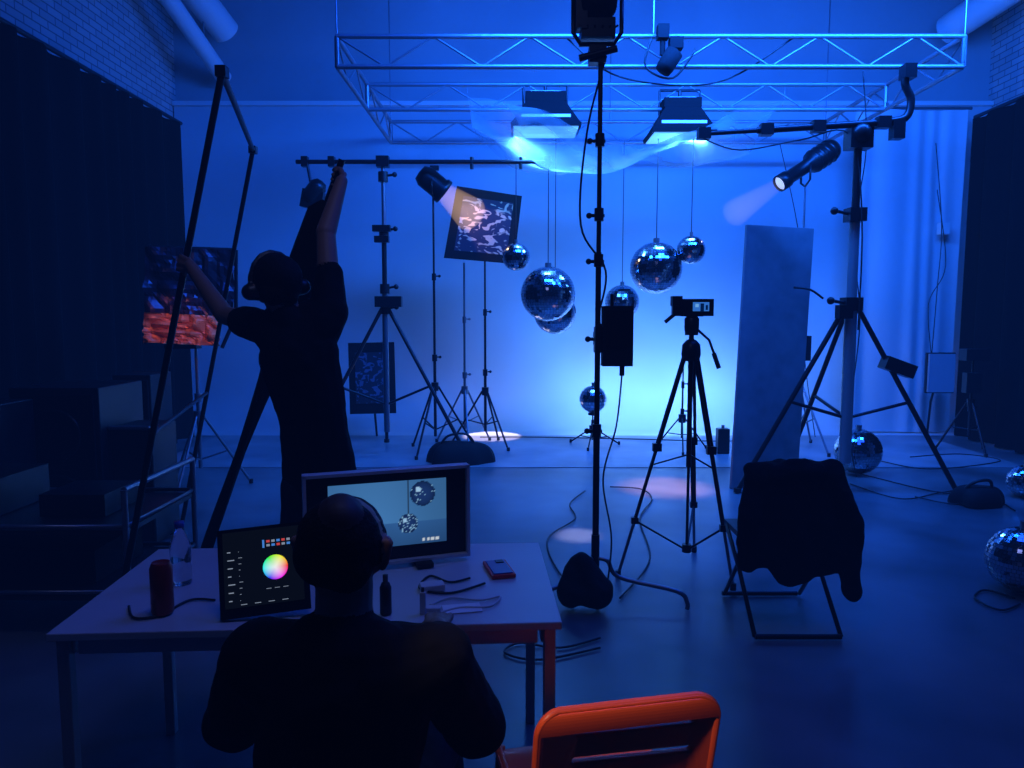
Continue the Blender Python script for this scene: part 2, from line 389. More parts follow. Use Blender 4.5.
b = B('profile_spotlight'); c = P(806, 166, 9.0); a1 = P(779, 184, 8.9); a2 = P(834, 148, 9.1); ax = (a1-a2).normalized()
L = (a1-a2).length
b.lathe(a2, [(0, 0), (.11, 0), (.13, .04), (.13, L*.42), (.08, L*.46), (.08, L*.84), (.1, L*.86), (.1, L), (.085, L)], M['black'], ax, 20)
for k in range(4): b.lathe(a2, [(.13, L*(.08+k*.09)), (.145, L*(.1+k*.09)), (.13, L*(.12+k*.09))], M['black'], ax, 16)
lens2 = mat('lamp_lens_white', (1, .9, .8), .3, emit=(.4, .45, .75), es=1)
b.lathe(a2, [(.001, L*.97), (.085, L*.97)], lens2, ax, 20)
b.path([c+V((0, -.14, 0)), c+V((0, -.14, -.18)), c+V((0, 0, -.24)), c+V((0, .14, -.18)), c+V((0, .14, 0))], .013, M['black'])
stand(b, c.x, 9.0, c.z-.23, hub=.85, rad=.55, a0=50, m=M['steel'])
b.box((c.x+.03, 8.95, 1.25), (.14, .12, .3), M['black']); po = b.done()
spot('profile_beam', a1+ax*.02, P(728, 222, 8.7), 24, (.75, .7, .9), 60, .04)
beam_glow(po, a1+ax*.02, ax, .66, .08, .17, (.62, .58, .72), 2.8)

b = B('boom_stand'); sx, sy = 3.1, 6.8
legs(b, sx, sy, 1.75, 1.0, (-8, 182, 100, ), .024, brace=.7)
b.tube((sx, sy, .28), (sx, sy, 1.75), .055, M['column']); b.tube((sx, sy, 1.75), (sx, sy, 2.55), .045, M['column']); b.tube((sx, sy, 2.55), (sx, sy, 3.25), .035, M['black'])
b.box((sx, sy, 3.22), (.2, .16, .18), M['black']); b.ball((sx, sy-.05, 3.26), .09, M['black'], 8)
for z in (1.75, 2.55): b.box((sx, sy, z), (.15, .15, .12), M['black']); b.tube((sx, sy, z), (sx-.2, sy-.05, z+.03), .015, M['black']); b.ball((sx-.21, sy-.05, z+.03), .035, M['black'], 8)
b.box((sx-.1, sy-.08, 1.68), (.12, .1, .12), M['black'])
b.box((sx+.42, sy-.06, 1.18), (.28, .14, .12), M['black'], Matrix.Rotation(.35, 3, 'Y'))
b.path([(sx-.28, sy-.05, 1.80), (sx-.4, sy-.05, 1.88), (sx-.55, sy-.05, 1.9)], .01, M['rubber'], smooth=4)
pa, pb = P(700, 134, 6.9), P(893, 122, 6.7)
b.tube(pa, pb, .022, M['black']); b.tube(pa.lerp(pb, .3), pb, .03, M['black'])
for t in (.02, .35, .62, .95): b.box(pa.lerp(pb, t), (.11, .09, .1), M['black'])
b.path([P(880, 122, 6.7), P(905, 118, 6.7), P(911, 100, 6.7), P(905, 84, 6.7), P(907, 68, 6.7)], .035, M['black'], smooth=5)
b.box(P(897, 130, 6.7), (.1, .1, .16), M['black']); b.box(P(908, 72, 6.7), (.1, .12, .12), M['black'])
b.path([P(702, 138, 6.88), P(740, 150, 6.8), P(800, 140, 6.8), P(850, 135, 6.8), P(862, 220, 6.72), P(858, 330, 6.72)], .007, M['rubber'], smooth=6)
b.done()

b = B('lamp_stand'); cx, cy = P(597, 400, 4.15).x, 4.15
zt = 3.05
for z0, z1, r in ((.1, 1.0, .019), (1.0, 2.0, .016), (2.0, zt, .013)): b.tube((cx, cy, z0), (cx, cy, z1), r, M['black'])
for z in (1.0, 1.52, 1.95, 2.2, 2.6): b.tube((cx, cy, z-.03), (cx, cy, z+.04), .026, M['black']); b.tube((cx-.05, cy, z), (cx+.03, cy, z), .01, M['black']); b.ball((cx-.055, cy, z), .017, M['black'], 6)
for a, L, z in ((-15, .52, .16), (205, .38, .16), (95, .5, .16)):
    a = math.radians(a); dx, dy = math.cos(a), math.sin(a)
    b.path([(cx, cy, z+.1), (cx+dx*.07, cy+dy*.07, z+.09), (cx+dx*.14, cy+dy*.14, z), (cx+dx*(L-.06), cy+dy*(L-.06), .11), (cx+dx*L, cy+dy*L, .05), (cx+dx*L, cy+dy*L, .012)], .013, M['steel'], smooth=5)
b.tube((cx, cy, .1), (cx, cy, .4), .024, M['black'])
c = P(617, 336, 4.1); b.box(c, (.165, .1, .33), M['plastic']); b.box(c+V((0, -.055, .04)), (.13, .012, .2), M['matte'])
b.tube(c+V((.03, 0, -.16)), c+V((.03, 0, -.22)), .014, M['black']); b.tube(c+V((-.03, 0, .16)), c+V((-.03, 0, .23)), .01, M['black']); b.tube((cx, cy, c.z+.05), c+V((-.07, 0, .05)), .018, M['black']); b.box(c+V((-.1, 0, -.02)), (.05, .08, .14), M['black'])
b.path([c+V((.03, 0, -.22)), c+V((.0, -.02, -.5)), c+V((-.07, -.02, -.8)), c+V((-.02, -.03, -1.15)), (cx+.05, cy-.05, .02)], .005, M['rubber'], smooth=8)
h = V((cx-.02, cy, zt)); b.box(h, (.09, .08, .09), M['black'])
b.path([h+V((-.13, 0, .3)), h+V((-.13, 0, .12)), h+V((-.09, 0, .06)), h+V((.09, 0, .06)), h+V((.13, 0, .12)), h+V((.13, 0, .3))], .012, M['black'])
b.lathe(h+V((0, -.08, .24)), [(0, 0), (.09, 0), (.1, .03), (.1, .16), (.075, .2), (.075, .32), (0, .34)], M['black'], (0, .95, .3), 20)
for k in range(6): b.tube(h+V((-.1+.04*k, -.07, .13)), h+V((-.1+.04*k, .16, .2)), .006, M['black'], n=6)
b.box(h+V((0, .02, .13)), (.18, .16, .1), M['black']); b.box(h+V((-.09, -.03, .2)), (.06, .08, .16), M['black'])
b.box(h+V((.02, 0, .42)), (.14, .14, .1), M['black']); b.box(h+V((-.07, -.02, .37)), (.06, .06, .12), M['black'])
b.tube(h+V((-.1, -.05, -.03)), h+V((.1, -.05, .02)), .018, M['black'])
b.path([h+V((.05, 0, 0)), h+V((-.05, .0, -.4)), h+V((-.08, 0, -.9)), h+V((.06, 0, -1.15)), h+V((.02, 0, -1.4))], .006, M['rubber'], smooth=8)
b.done()

b = B('phone_tripod'); tx, ty = P(690, 400, 4.6).x, 4.6; hz = 1.42
feet = [P(618, 578, 4.55), P(733, 592, 4.33), P(694, 558, 5.05)]
for f in feet:
    f = V((f.x, f.y, .015)); dr = (f-V((tx, ty, .015))).normalized(); top = V((tx, ty, hz))+dr*.035
    side = (f-top).cross(V((0, 0, 1))).normalized()*.014
    mid = top.lerp(f, .42); low = top.lerp(f, .75)
    for s in (-1, 1): b.tube(top+side*s, mid+side*s, .011, M['black'], n=8); b.tube(mid+side*s*.7, low+side*s*.7, .008, M['black'], n=8)
    b.tube(mid, low, .011, M['black']); b.tube(low, f, .01, M['steel']); b.box(mid, (.055, .035, .05), M['black']); b.box(low, (.045, .03, .04), M['black'])
    b.tube(f+V((0, 0, -.014)), f+V((0, 0, .03)), .018, M['rubber'])
    b.tube((tx, ty, .78), top.lerp(f, .5), .006, M['black'], n=6)
    b.tube((tx, ty, .16), low, .007, M['black'], n=6)
b.tube((tx, ty, .7), (tx, ty, 1.6), .016, M['black']); b.tube((tx, ty, .15), (tx, ty, .2), .03, M['black']); b.tube((tx, ty, .2), (tx, ty, .7), .009, M['black'])
b.lathe((tx, ty, hz-.05), [(0, 0), (.05, 0), (.06, .04), (.055, .1), (.03, .13), (0, .14)], M['black'])
b.lathe((tx, ty, 1.53), [(0, 0), (.04, 0), (.045, .05), (.045, .1), (.03, .12), (0, .12)], M['black'])
b.path([(tx+.03, ty, 1.57), (tx+.1, ty-.04, 1.5), (tx+.14, ty-.08, 1.37)], .008, M['black']); b.tube((tx+.125, ty-.06, 1.42), (tx+.15, ty-.09, 1.33), .014, M['rubber'])
b.box((tx, ty, 1.66), (.12, .09, .03), M['black'])
b.box((tx, ty-.01, 1.70), (.25, .05, .105), M['black']); b.box((tx-.1, ty-.01, 1.74), (.06, .07, .06), M['black'])
scr = mat('phone_screen', (0, 0, 0), .6, emit=(.03, .16, .6), es=.9, spec=0)
b.box((tx+.03, ty-.037, 1.70), (.15, .004, .075), M['matte']); scr2 = mat('phone_screen_dark', (0, 0, 0), .5, emit=(.0, .01, .06), es=.9, spec=0); scr3 = mat('phone_screen_bright', (0, 0, 0), .5, emit=(.15, .4, .8), es=.9, spec=0)
b.box((tx+.045, ty-.0395, 1.705), (.10, .003, .055), scr); b.box((tx+.052, ty-.0415, 1.70), (.022, .002, .05), scr2); b.box((tx+.02, ty-.0415, 1.712), (.02, .002, .02), scr3); b.box((tx+.08, ty-.0415, 1.70), (.014, .002, .03), scr2)
b.tube((tx-.11, ty-.02, 1.66), (tx-.17, ty-.02, 1.61), .012, M['black'])
b.done()

b = B('standing_board'); p0 = P(729, 489, 6.95); p1 = P(800, 489, 6.95)
tl, tr_ = P(745, 225, 7.15), P(812, 229, 7.35)
bl, br = V((p0.x, 6.95, .0)), V((p1.x+.03, 7.15, .0))
n = (tr_-tl).cross(bl-tl).normalized()*.035
b.add([tl, tr_, br, bl, tl-n, tr_-n, br-n, bl-n], [(0,1,2,3),(7,6,5,4),(0,4,5,1),(1,5,6,2),(2,6,7,3),(3,7,4,0)], M['board'])
b.tube(tl.lerp(tr_, .5).lerp(bl, .15)+V((0, .04, 0)), (p1.x-.2, 7.9, .02), .02, M['black']); b.done(bevel=.006)

b = B('floor_stand'); c = P(593, 400, 9.2); stand(b, c.x, 9.2, .42, hub=.22, rad=.36, a0=15, r=.012)
b.lathe((c.x, 9.2, .4), [(0, 0), (.06, 0), (.06, .03), (0, .03)], M['black'])
b.done()
mirror_ball(V((c.x, 9.2, .6)), .17, seg=26)
b = B('light_stand'); stand(b, P(683, 380, 8.9).x, 8.9, 1.15, hub=.4, rad=.35, a0=20, r=.012); b.done()
b = B('power_box'); c = P(716, 425, 9); b.box((c.x, 8.7, .16), (.14, .12, .3), M['black']); b.tube((c.x, 8.7, .31), (c.x, 8.7, .35), .02, M['steel']); b.done(bevel=.01)
b = B('light_stand'); x = P(972, 380, 8.8).x; stand(b, x, 8.8, 1.25, hub=.6, rad=.34, a0=30)
b.box((x, 8.78, 1.18), (.28, .16, .14), M['black']); b.box((x-.05, 8.72, .85), (.18, .1, .24), M['black']); b.done(bevel=.005)
b = B('led_panel'); x = P(941, 372, 9.6).x; zz = P(941, 373, 9.6).z; b.box((x, 9.6, zz), (.34, .05, .5), mat('led_panel_face', (.3, .32, .36), .4)); b.box((x, 9.63, zz), (.37, .04, .53), M['black'])
b.path([(x, 9.66, zz), (x, 9.8, .5), (x, 9.85, .02)], .015, M['black'])
b.path([(x-.1, 9.66, zz+.2), (x-.05, 9.7, 2.0), (x+.02, 9.8, 2.8), (x, 10.0, 3.9)], .006, M['rubber'], smooth=8)
b.path([(x-.1, 9.66, zz+.2), (x-.15, 9.7, 1.8), (x+.1, 9.8, 2.3), (x+.05, 10.0, 3.3)], .006, M['rubber'], smooth=8)
b.done()
b = B('wall_switch_box'); p = P(947, 228, 10.0); b.box((p.x, 10.08, p.z), (.13, .1, .16), M['white']); b.done(bevel=.01)

def bag(x0_, y0_, sx_, sy_, sz_):
    b = B('equipment_bag')
    def f(u, v):
        a = u*2*math.pi; t = v*math.pi/2; r = 1+.12*math.sin(a*3+1)+.08*math.sin(a*5)
        return V((x0_+sx_*r*math.cos(a)*max(0, math.cos(t))**.6, y0_+sy_*r*math.sin(a)*max(0, math.cos(t))**.6, sz_*math.sin(t)*(1+.12*math.sin(a*2+v*3)*(1-v))+.009))
    b.grid(f, 30, 10, M['matte']); k = sx_/.36
    b.path([(x0_-.2*k, y0_, sz_*.83), (x0_-.1*k, y0_-.05, sz_*1.33), (x0_+.1*k, y0_-.05, sz_*1.4), (x0_+.2*k, y0_, sz_*.83)], .014, M['rubber'], smooth=5); b.done()
bag(P(458, 415, 8.2).x, 8.15, .36, .2, .24)
bag(P(968, 480, 6.5).x, 6.35, .22, .16, .16)

# ---------------------------------------------------------------- left side
b = B('foil_reflector'); tl, tr_, br, bl = P(147, 247, 6.6), P(236, 250, 7.0), P(236, 316, 7.0), P(147, 312, 6.6)
def crinkle(b, tl, tr_, br, bl, m, amp=.02, off=-.03):
    def f(u, v):
        p = tl.lerp(tr_, u).lerp(bl.lerp(br, u), v)
        return p+V((0, off-amp*abs(noise.noise(V((u*5, v*4, amp*9)))), 0))
    b.grid(f, 24, 16, m, False)
crinkle(b, tl, tr_, br, bl, M['darkfoil'], .1); crinkle(b, P(146, 312, 6.6), P(222, 316, 6.9), P(222, 346, 6.9), P(146, 342, 6.6), M['copper'], .12)
for a, c_ in ((tl, tr_), (tr_, br), (br, bl), (bl, tl), (bl, P(146, 344, 6.6)), (br, P(222, 348, 6.9))): b.tube(a, c_, .018, M['black'])
x = P(196, 350, 6.95).x; stand(b, x, 6.95, P(196, 250, 6.95).z, .7, .45, 25, m=M['steel']); b.box((x-.1, 6.9, 1.42), (.3, .12, .16), M['black']); b.done()
q = P(178, 335, 6.7); spot('added_foil_spot', q+V((1.2, -1.3, .9)), q, 24, (1, .38, .12), 30, .05, .8)  # added warm spot imitating the fresnel's orange glow on the foil

def case(px0, px1, pyt, d, dep, speaker=True):
    b = B('speaker_cabinet' if speaker else 'flight_case'); a = P(px0, pyt, d); c_ = P(px1, pyt, d); z = a.z; w = c_.x-a.x; cx_ = (a.x+c_.x)/2
    b.box((cx_, d+dep/2, z/2+.02), (w, dep, z-.04), M['plastic'])
    for sx_ in (-1, 1):
        for s2 in (0, 1): b.ball((cx_+sx_*(w/2-.05), d+.05+s2*(dep-.1), .021), .02, M['rubber'], 6)
    if speaker:
        b.box((cx_, d-.008, z/2+.02), (w*.9, .016, (z-.04)*.92), M['matte'])
        for zz, rr in ((.3, .36), (.72, .3)):
            b.lathe((cx_, d-.017, z*zz), [(w*rr, 0), (w*rr*.95, .012), (w*rr*.85, .004), (w*rr*.3, -.0), (0.001, .006)], M['black'], (0, -1, 0), 28)
    else:
        for sx_ in (-1, 1): b.box((cx_+sx_*(w/2), d, z/2+.02), (.03, .03, z-.04), M['black'])
        b.box((cx_, d, z), (w, .03, .03), M['steel']); b.box((cx_, d-.012, z*.5), (.14, .02, .08), M['steel'])
    b.done(bevel=.012)
case(8, 98, 388, 5.0, .6); case(108, 150, 428, 5.1, .4, False); case(-70, -4, 405, 4.58, .36); case(112, 150, 375, 6.4, .4)
b = B('equipment_trolley')
X0, X1, Y0, Y1 = -3.4, -1.95, 3.65, 4.45
for z in (.22, .56):
    b.box(((X0+X1)/2, (Y0+Y1)/2, z), (X1-X0, Y1-Y0, .025), M['plastic'])
    b.path([(X0, Y0, z+.03), (X1, Y0, z+.03), (X1, Y1, z+.03), (X0, Y1, z+.03), (X0, Y0, z+.03)], .013, M['steel'])
for x in (X0, X1):
    for y in (Y0, Y1):
        b.tube((x, y, .1), (x, y, .78), .016, M['steel']); b.tube((x-.015, y, .05), (x+.015, y, .05), .05, M['rubber'], n=16)
for x in (X0, X1): b.tube((x, Y0, .78), (x, Y1, .78), .016, M['steel'])
b.box((-3.0, 4.1, .68), (.5, .45, .2), M['plastic']); b.box((-2.35, 4.05, .64), (.35, .35, .12), M['plastic']); b.box((-2.6, 4.05, .33), (.8, .5, .18), M['matte'])
b.done()

A = P(222, 72, 3.6); Bt = V((-2.015, 3.6, .02)); C = P(253, 150, 5.4); Cb = V((P(180, 537, 5.4).x, 5.4, .02))
b = B('flag_frame')
for p, q in ((A, Bt), (C, Cb), (A, C), (Bt, Cb)): b.tube(p, q, .017, M['black'], n=8)
b.tube(A.lerp(Bt, .62), C.lerp(Cb, .62), .012, M['black'], n=8)
for p in (A, Bt+V((0, 0, .01)), C, Cb+V((0, 0, .01))): b.box(p, (.05, .05, .05), M['black'])
b.done()
RT = V((-.785, 3.5, 2.37)); RB = V((-1.75, 3.78, .03))
b = B('rolled_fabric_flag'); b.tube(RT, RB, .016, M['black'])
dd = (RB-RT).normalized(); sx_ = dd.orthogonal().normalized(); sy_ = dd.cross(sx_)
def roll(u, v):
    a = u*2*math.pi; k = min(1, max(0, (v-.3)/.3)); r = (.062+.01*math.sin(a*3+v*8)+.012*math.sin(v*9))*(1 if .02 < v < .98 else .4)*(1-.6*k)
    return RT.lerp(RB, .08+v*.86)+(sx_*math.cos(a)+sy_*math.sin(a))*r
b.grid(roll, 24, 40, M['matte']); b.done()

# ---------------------------------------------------------------- organic figures (voxel-fused)
def capsule(vs, fs, p0, p1, r0, r1, s, nu=16, nv=12):
    d = p1-p0; d = d.normalized() if d.length > 1e-6 else V((0, 0, 1))
    x = d.orthogonal().normalized(); y = d.cross(x); o = len(vs)
    rings = [math.pi*k/nv for k in range(1, nv//2+1)]+[math.pi*k/nv for k in range(nv//2, nv)]
    def pt(q, r, w): return (q.x+w.x*s[0]*r, q.y+w.y*s[1]*r, q.z+w.z*s[2]*r)
    vs.append(pt(p0, r0, -d))
    for i, t in enumerate(rings):
        q, r = (p0, r0) if i < nv//2 else (p1, r1)
        for k in range(nu):
            a = 2*math.pi*k/nu; w = -d*math.cos(t)+(x*math.cos(a)+y*math.sin(a))*math.sin(t); vs.append(pt(q, r, w))
    vs.append(pt(p1, r1, d)); nr = len(rings); e = len(vs)-1
    for k in range(nu):
        k2 = (k+1) % nu; fs.append((o, o+1+k2, o+1+k)); fs.append((e, o+1+(nr-1)*nu+k, o+1+(nr-1)*nu+k2))
        for i in range(nr-1): fs.append((o+1+i*nu+k, o+1+i*nu+k2, o+1+(i+1)*nu+k2, o+1+(i+1)*nu+k))
def fuse(name, parts, voxel, mats, smooth=4, wrinkle={}):
    vs, fs = [], []
    pp = []
    for p in parts:
        lab, a, c_, r0, r1 = p[:5]; s = p[5] if len(p) > 5 else (1, 1, 1)
        pp.append((lab, V(a), V(c_), r0, r1, s)); capsule(vs, fs, V(a), V(c_), r0, r1, s)
    me = bpy.data.meshes.new('tmp'); me.from_pydata(vs, [], fs); me.update()
    ob = bpy.data.objects.new('tmp', me); sc.collection.objects.link(ob)
    m = ob.modifiers.new('r', 'REMESH'); m.mode = 'VOXEL'; m.voxel_size = voxel
    m = ob.modifiers.new('s', 'SMOOTH'); m.factor = .5; m.iterations = smooth
    bpy.context.view_layer.update()
    dg = bpy.context.evaluated_depsgraph_get(); me2 = bpy.data.meshes.new_from_object(ob.evaluated_get(dg))
    bpy.data.objects.remove(ob)
    def labels(co):
        best = np.full(len(co), 1e9); lb = np.zeros(len(co), int)
        for i, (lab, a, c_, r0, r1, s) in enumerate(pp):
            S = np.array(s); a_ = np.array(a)/S; c2 = np.array(c_)/S; q = co/S; d = c2-a_; dl = max(1e-9, d@d)
            t = np.clip(((q-a_)@d)/dl, 0, 1); dist = (np.linalg.norm(q-(a_+t[:, None]*d), axis=1)-(r0+(r1-r0)*t))*min(s)
            k = dist < best; best[k] = dist[k]; lb[k] = i
        return lb
    names = list(mats.keys())
    for k in names: me2.materials.append(mats[k])
    nf = len(me2.polygons); co = np.zeros(nf*3); me2.polygons.foreach_get('center', co); lb = labels(co.reshape(-1, 3))
    idx = np.array([names.index(p[0]) for p in pp])[lb]
    me2.polygons.foreach_set('material_index', idx.astype(np.int32)); me2.polygons.foreach_set('use_smooth', [True]*nf)
    if wrinkle:
        nv_ = len(me2.vertices); cv = np.zeros(nv_*3); me2.vertices.foreach_get('co', cv); cv = cv.reshape(-1, 3); lv = labels(cv)
        nr_ = [v.normal.copy() for v in me2.vertices]
        for i in range(nv_):
            amp = wrinkle.get(pp[lv[i]][0])
            if amp:
                q = V(cv[i]); nn = noise.noise(V((q.x*9, q.y*9, q.z*5+q.x*6)))+.35*noise.noise(q*19); cv[i] += np.array(nr_[i])*amp*nn
        me2.vertices.foreach_set('co', cv.ravel())
    c = V(co.reshape(-1, 3).mean(axis=0)); c.z = co.reshape(-1, 3)[:, 2].min()
    me2.transform(Matrix.Translation(-c)); me2.name = name; me2.update()
    o2 = bpy.data.objects.new(name, me2); sc.collection.objects.link(o2); o2.location = c
    return o2

def hand(lab, W, D, N, thumb, curl=(70, 75, 50), k=1.0):
    D = V(D).normalized(); N = V(N); N = (N-D*N.dot(D)).normalized(); S = D.cross(N).normalized()*thumb
    out = []; W = V(W)
    for i in range(4):
        s = (1.5-i)*.0215*k; kn = W+D*(.088-.004*abs(i-1.2))*k+S*s
        out.append((lab, W+S*s*.6+D*.01, kn, .015*k, .0115*k))
        L = (.074, .082, .076, .06)[i]*k; p = kn; ang = 0; r = .0092*k
        for j, fr in enumerate((.45, .31, .24)):
            ang += math.radians(curl[j]); dv = D*math.cos(ang)+N*math.sin(ang); q = p+dv*L*fr
            out.append((lab, p, q, r, r*.92)); p = q; r *= .92
    out.append((lab, W+D*.035+N*.004, W+D*.065+N*.004, .022*k, .02*k))
    a = W+D*.022+S*.022*k; b_ = W+D*.055+S*.047*k+N*.022; c_ = W+D*.082+S*.045*k+N*.042; d_ = W+D*.100+S*.03*k+N*.052
    out += [(lab, a, b_, .015*k, .012*k), (lab, b_, c_, .011*k, .0105*k), (lab, c_, d_, .0105*k, .009*k)]
    return out
def grip(lab, Q, S, D, rp, side, flip=1):
    S = V(S).normalized(); D = V(D); D = (D-S*D.dot(S)).normalized(); N = D.cross(S).normalized()*flip
    W = V(Q)-D*.08-N*(rp+.013)
    return W, hand(lab, W, D, N, side)

def head(c, f, up, lab='skin', hair='hair', k=1.0, bald=False):
    f = V(f).normalized(); up = V(up); up = (up-f*up.dot(f)).normalized(); r = f.cross(up)
    c = V(c); T = lambda x, y, z: c+r*x*k+f*y*k+up*z*k
    o = [(lab, T(0, .01, .03), T(0, -.015, .03), .083*k, .087*k), (lab, T(0, .03, -.02), T(0, .045, -.075), .066*k, .04*k), (lab, T(0, -.03, -.01), T(0, -.02, -.05), .07*k, .055*k),
         (lab, T(0, .096, .0), T(0, .112, -.03), .009*k, .014*k), (lab, T(-.035, .082, .022), T(.035, .082, .022), .014*k, .014*k),
         (lab, T(-.018, .088, -.058), T(.018, .088, -.058), .009*k, .009*k), (lab, T(-.016, .087, -.07), T(.016, .087, -.07), .009*k, .009*k), (lab, T(0, .08, -.092), T(0, .083, -.095), .018*k, .016*k)]
    for s in (-1, 1):
        o += [(lab, T(s*.03, .083, .002), T(s*.031, .083, .002), .012*k, .012*k), (lab, T(s*.045, .06, -.02), T(s*.05, .03, -.03), .022*k, .025*k),
              (lab, T(s*.088, -.005, .018), T(s*.083, .0, -.03), .018*k, .011*k), (lab, T(s*.099, -.016, .02), T(s*.092, -.008, -.022), .012*k, .008*k)]
    o += [(hair, T(0, .0, .032), T(0, -.028, .028), .084*k, .088*k), (hair, T(-.02, -.045, .0), T(.02, -.045, -.02), .068*k, .056*k)]
    for s in (-1, 1): o.append((hair, T(s*.055, .01, .03), T(s*.05, -.03, .0), .034*k, .038*k))
    if bald: o.append(('scalp', T(.012, -.055, .068), T(.008, -.045, .075), .052*k, .05*k))
    return o

# --- standing man reaching up
sh, ln = 'shirt', 'skin'
parts = [
 (sh, (-.85, 3.22, .95), (-.865, 3.2, 1.2), .162, .15, (1, .70, 1)), (sh, (-.865, 3.2, 1.2), (-.915, 3.18, 1.48), .15, .175, (1, .68, 1)),
 (sh, (-.91, 3.18, 1.47), (-1.06, 3.2, 1.6), .13, .078), (sh, (-.91, 3.18, 1.5), (-.79, 3.22, 1.67), .13, .085), (sh, (-1.06, 3.2, 1.6), (-.80, 3.22, 1.66), .075, .08),
 (sh, (-1.06, 3.2, 1.6), (-1.2, 3.32, 1.625), .078, .066), (sh, (-.79, 3.22, 1.67), (-.80, 3.27, 1.83), .082, .064), (sh, (-.93, 3.17, 1.60), (-.955, 3.16, 1.65), .075, .062),
 (ln, (-.94, 3.17, 1.63), (-.985, 3.18, 1.73), .056, .056),
 (ln, (-1.1, 3.24, 1.61), (-1.325, 3.43, 1.655), .054, .043),
 (ln, (-.795, 3.24, 1.75), (-.825, 3.33, 2.02), .052, .042),
 ('trousers', (-.85, 3.22, .93), (-.85, 3.22, .97), .145, .14, (1, .72, 1)),
 ('trousers', (-.925, 3.22, .9), (-.985, 3.2, .5), .095, .066), ('trousers', (-.985, 3.2, .5), (-1.02, 3.26, .12), .066, .052),
 ('trousers', (-.775, 3.23, .9), (-.745, 3.24, .5), .095, .066), ('trousers', (-.745, 3.24, .5), (-.72, 3.31, .12), .066, .052),
 ('shoe', (-1.02, 3.24, .055), (-1.06, 3.42, .045), .052, .042), ('shoe', (-.72, 3.29, .055), (-.71, 3.47, .045), .052, .042),
 ('shoe', (-1.02, 3.24, .05), (-1.02, 3.26, .12), .048, .045), ('shoe', (-.72, 3.3, .05), (-.72, 3.31, .12), .048, .045),
]
pd = (A-Bt).normalized(); Q = Bt+pd*((1.90-.02)/pd.z)
W, hp = grip('skin', Q, pd, (-.7, .45, .35), .017, 1)
parts += hp+[(ln, (-1.325, 3.43, 1.655), W, .045, .028)]
rd = (RT-RB).normalized(); Q2 = RT+(RB-RT)*.035
W2, hp = grip('skin', Q2, rd, (.25, .35, .9), .018, 1, -1)
parts += hp+[(ln, (-.825, 3.33, 2.02), W2, .045, .028)]
hc = V((-1.0, 3.17, 1.765)); hf = V((-.55, .75, .05))
parts += head(hc, hf, (-.15, 0, 1))
upv = V((-.15, 0, 1)); hfn = hf.normalized(); rr = hfn.cross(upv).normalized()
parts += [('cap', hc+V((0, 0, .055))+hfn*.0, hc+V((0, 0, .05))-hfn*.03, .097, .099), ('cap', hc+V((0, 0, .03)), hc+V((0, 0, .03))-hfn*.02, .099, .1)]
for s in (-.05, -.025, 0, .025, .05): parts.append(('cap', hc+hfn*.06+rr*s+V((0, 0, .05)), hc+hfn*(.165-abs(s)*.5)+rr*s*.9+V((0, 0, .03)), .012, .008))
for s in (-1, 1): parts.append(('phones', hc+rr*s*.088, hc+rr*s*.112, .038, .036))
for k in range(8):
    a0 = math.pi*k/8; a1 = math.pi*(k+1)/8; u2 = upv.normalized()
    parts.append(('phones', hc+rr*.112*math.cos(a0)+u2*(.160*math.sin(a0)), hc+rr*.112*math.cos(a1)+u2*(.160*math.sin(a1)), .009, .009))
fuse('standing_man', parts, .0052, {'shirt': M['cloth'], 'skin': M['skin'], 'hair': M['hair'], 'trousers': M['jeans'], 'shoe': M['rubber'], 'cap': M['matte'], 'phones': M['plastic']}, 2, {'shirt': .012, 'trousers': .01})

# --- seated man
hx = -.352
parts = [
 (sh, (-.35, 1.40, .52), (-.35, 1.42, .72), .175, .165, (1, .72, 1)), (sh, (-.35, 1.42, .72), (-.345, 1.46, .88), .165, .18, (1, .70, 1)),
 (sh, (-.345, 1.46, .88), (-.52, 1.49, .935), .14, .085), (sh, (-.345, 1.46, .88), (-.175, 1.49, .935), .14, .085), (sh, (-.52, 1.49, .935), (-.175, 1.49, .935), .082, .082),
 (sh, (-.345, 1.46, .95), (-.347, 1.48, .985), .09, .066),
 (ln, (-.348, 1.47, .97), (-.35, 1.50, 1.1), .058, .06),
 (sh, (-.53, 1.5, .93), (-.635, 1.62, .73), .085, .068), (sh, (-.635, 1.62, .73), (-.565, 1.86, .792), .068, .045),
 (sh, (-.165, 1.5, .93), (-.085, 1.6, .73), .085, .068), (sh, (-.085, 1.6, .73), (-.16, 1.86, .792), .068, .045),
 ('trousers', (-.42, 1.42, .54), (-.48, 1.9, .53), .105, .075), ('trousers', (-.28, 1.42, .54), (-.2, 1.9, .53), .105, .075), ('trousers', (-.35, 1.4, .55), (-.35, 1.45, .55), .14, .13, (1.1, .9, .7)),
 ('trousers', (-.48, 1.9, .53), (-.49, 1.98, .13), .07, .05), ('trousers', (-.2, 1.9, .53), (-.19, 1.98, .13), .07, .05),
 ('shoe', (-.49, 1.95, .05), (-.5, 2.12, .042), .05, .04), ('shoe', (-.19, 1.95, .05), (-.18, 2.12, .042), .05, .04), ('shoe', (-.49, 1.97, .05), (-.49, 1.98, .14), .046, .045), ('shoe', (-.19, 1.97, .05), (-.19, 1.98, .14), .046, .045),
]
for x, dx, t in ((-.565, .03, -1), (-.16, -.05, 1)):
    w = V((x+dx, 2.0, .79)); parts.append((ln, (x, 1.84, .792), w, .037, .027)); parts += hand('skin', w, (dx*.5, 1, -.08), (0, 0, -1), t, (10, 16, 12))
parts += head((hx, 1.51, 1.168), (.12, 1, -.12), (0, .1, 1), bald=True, k=1.0)
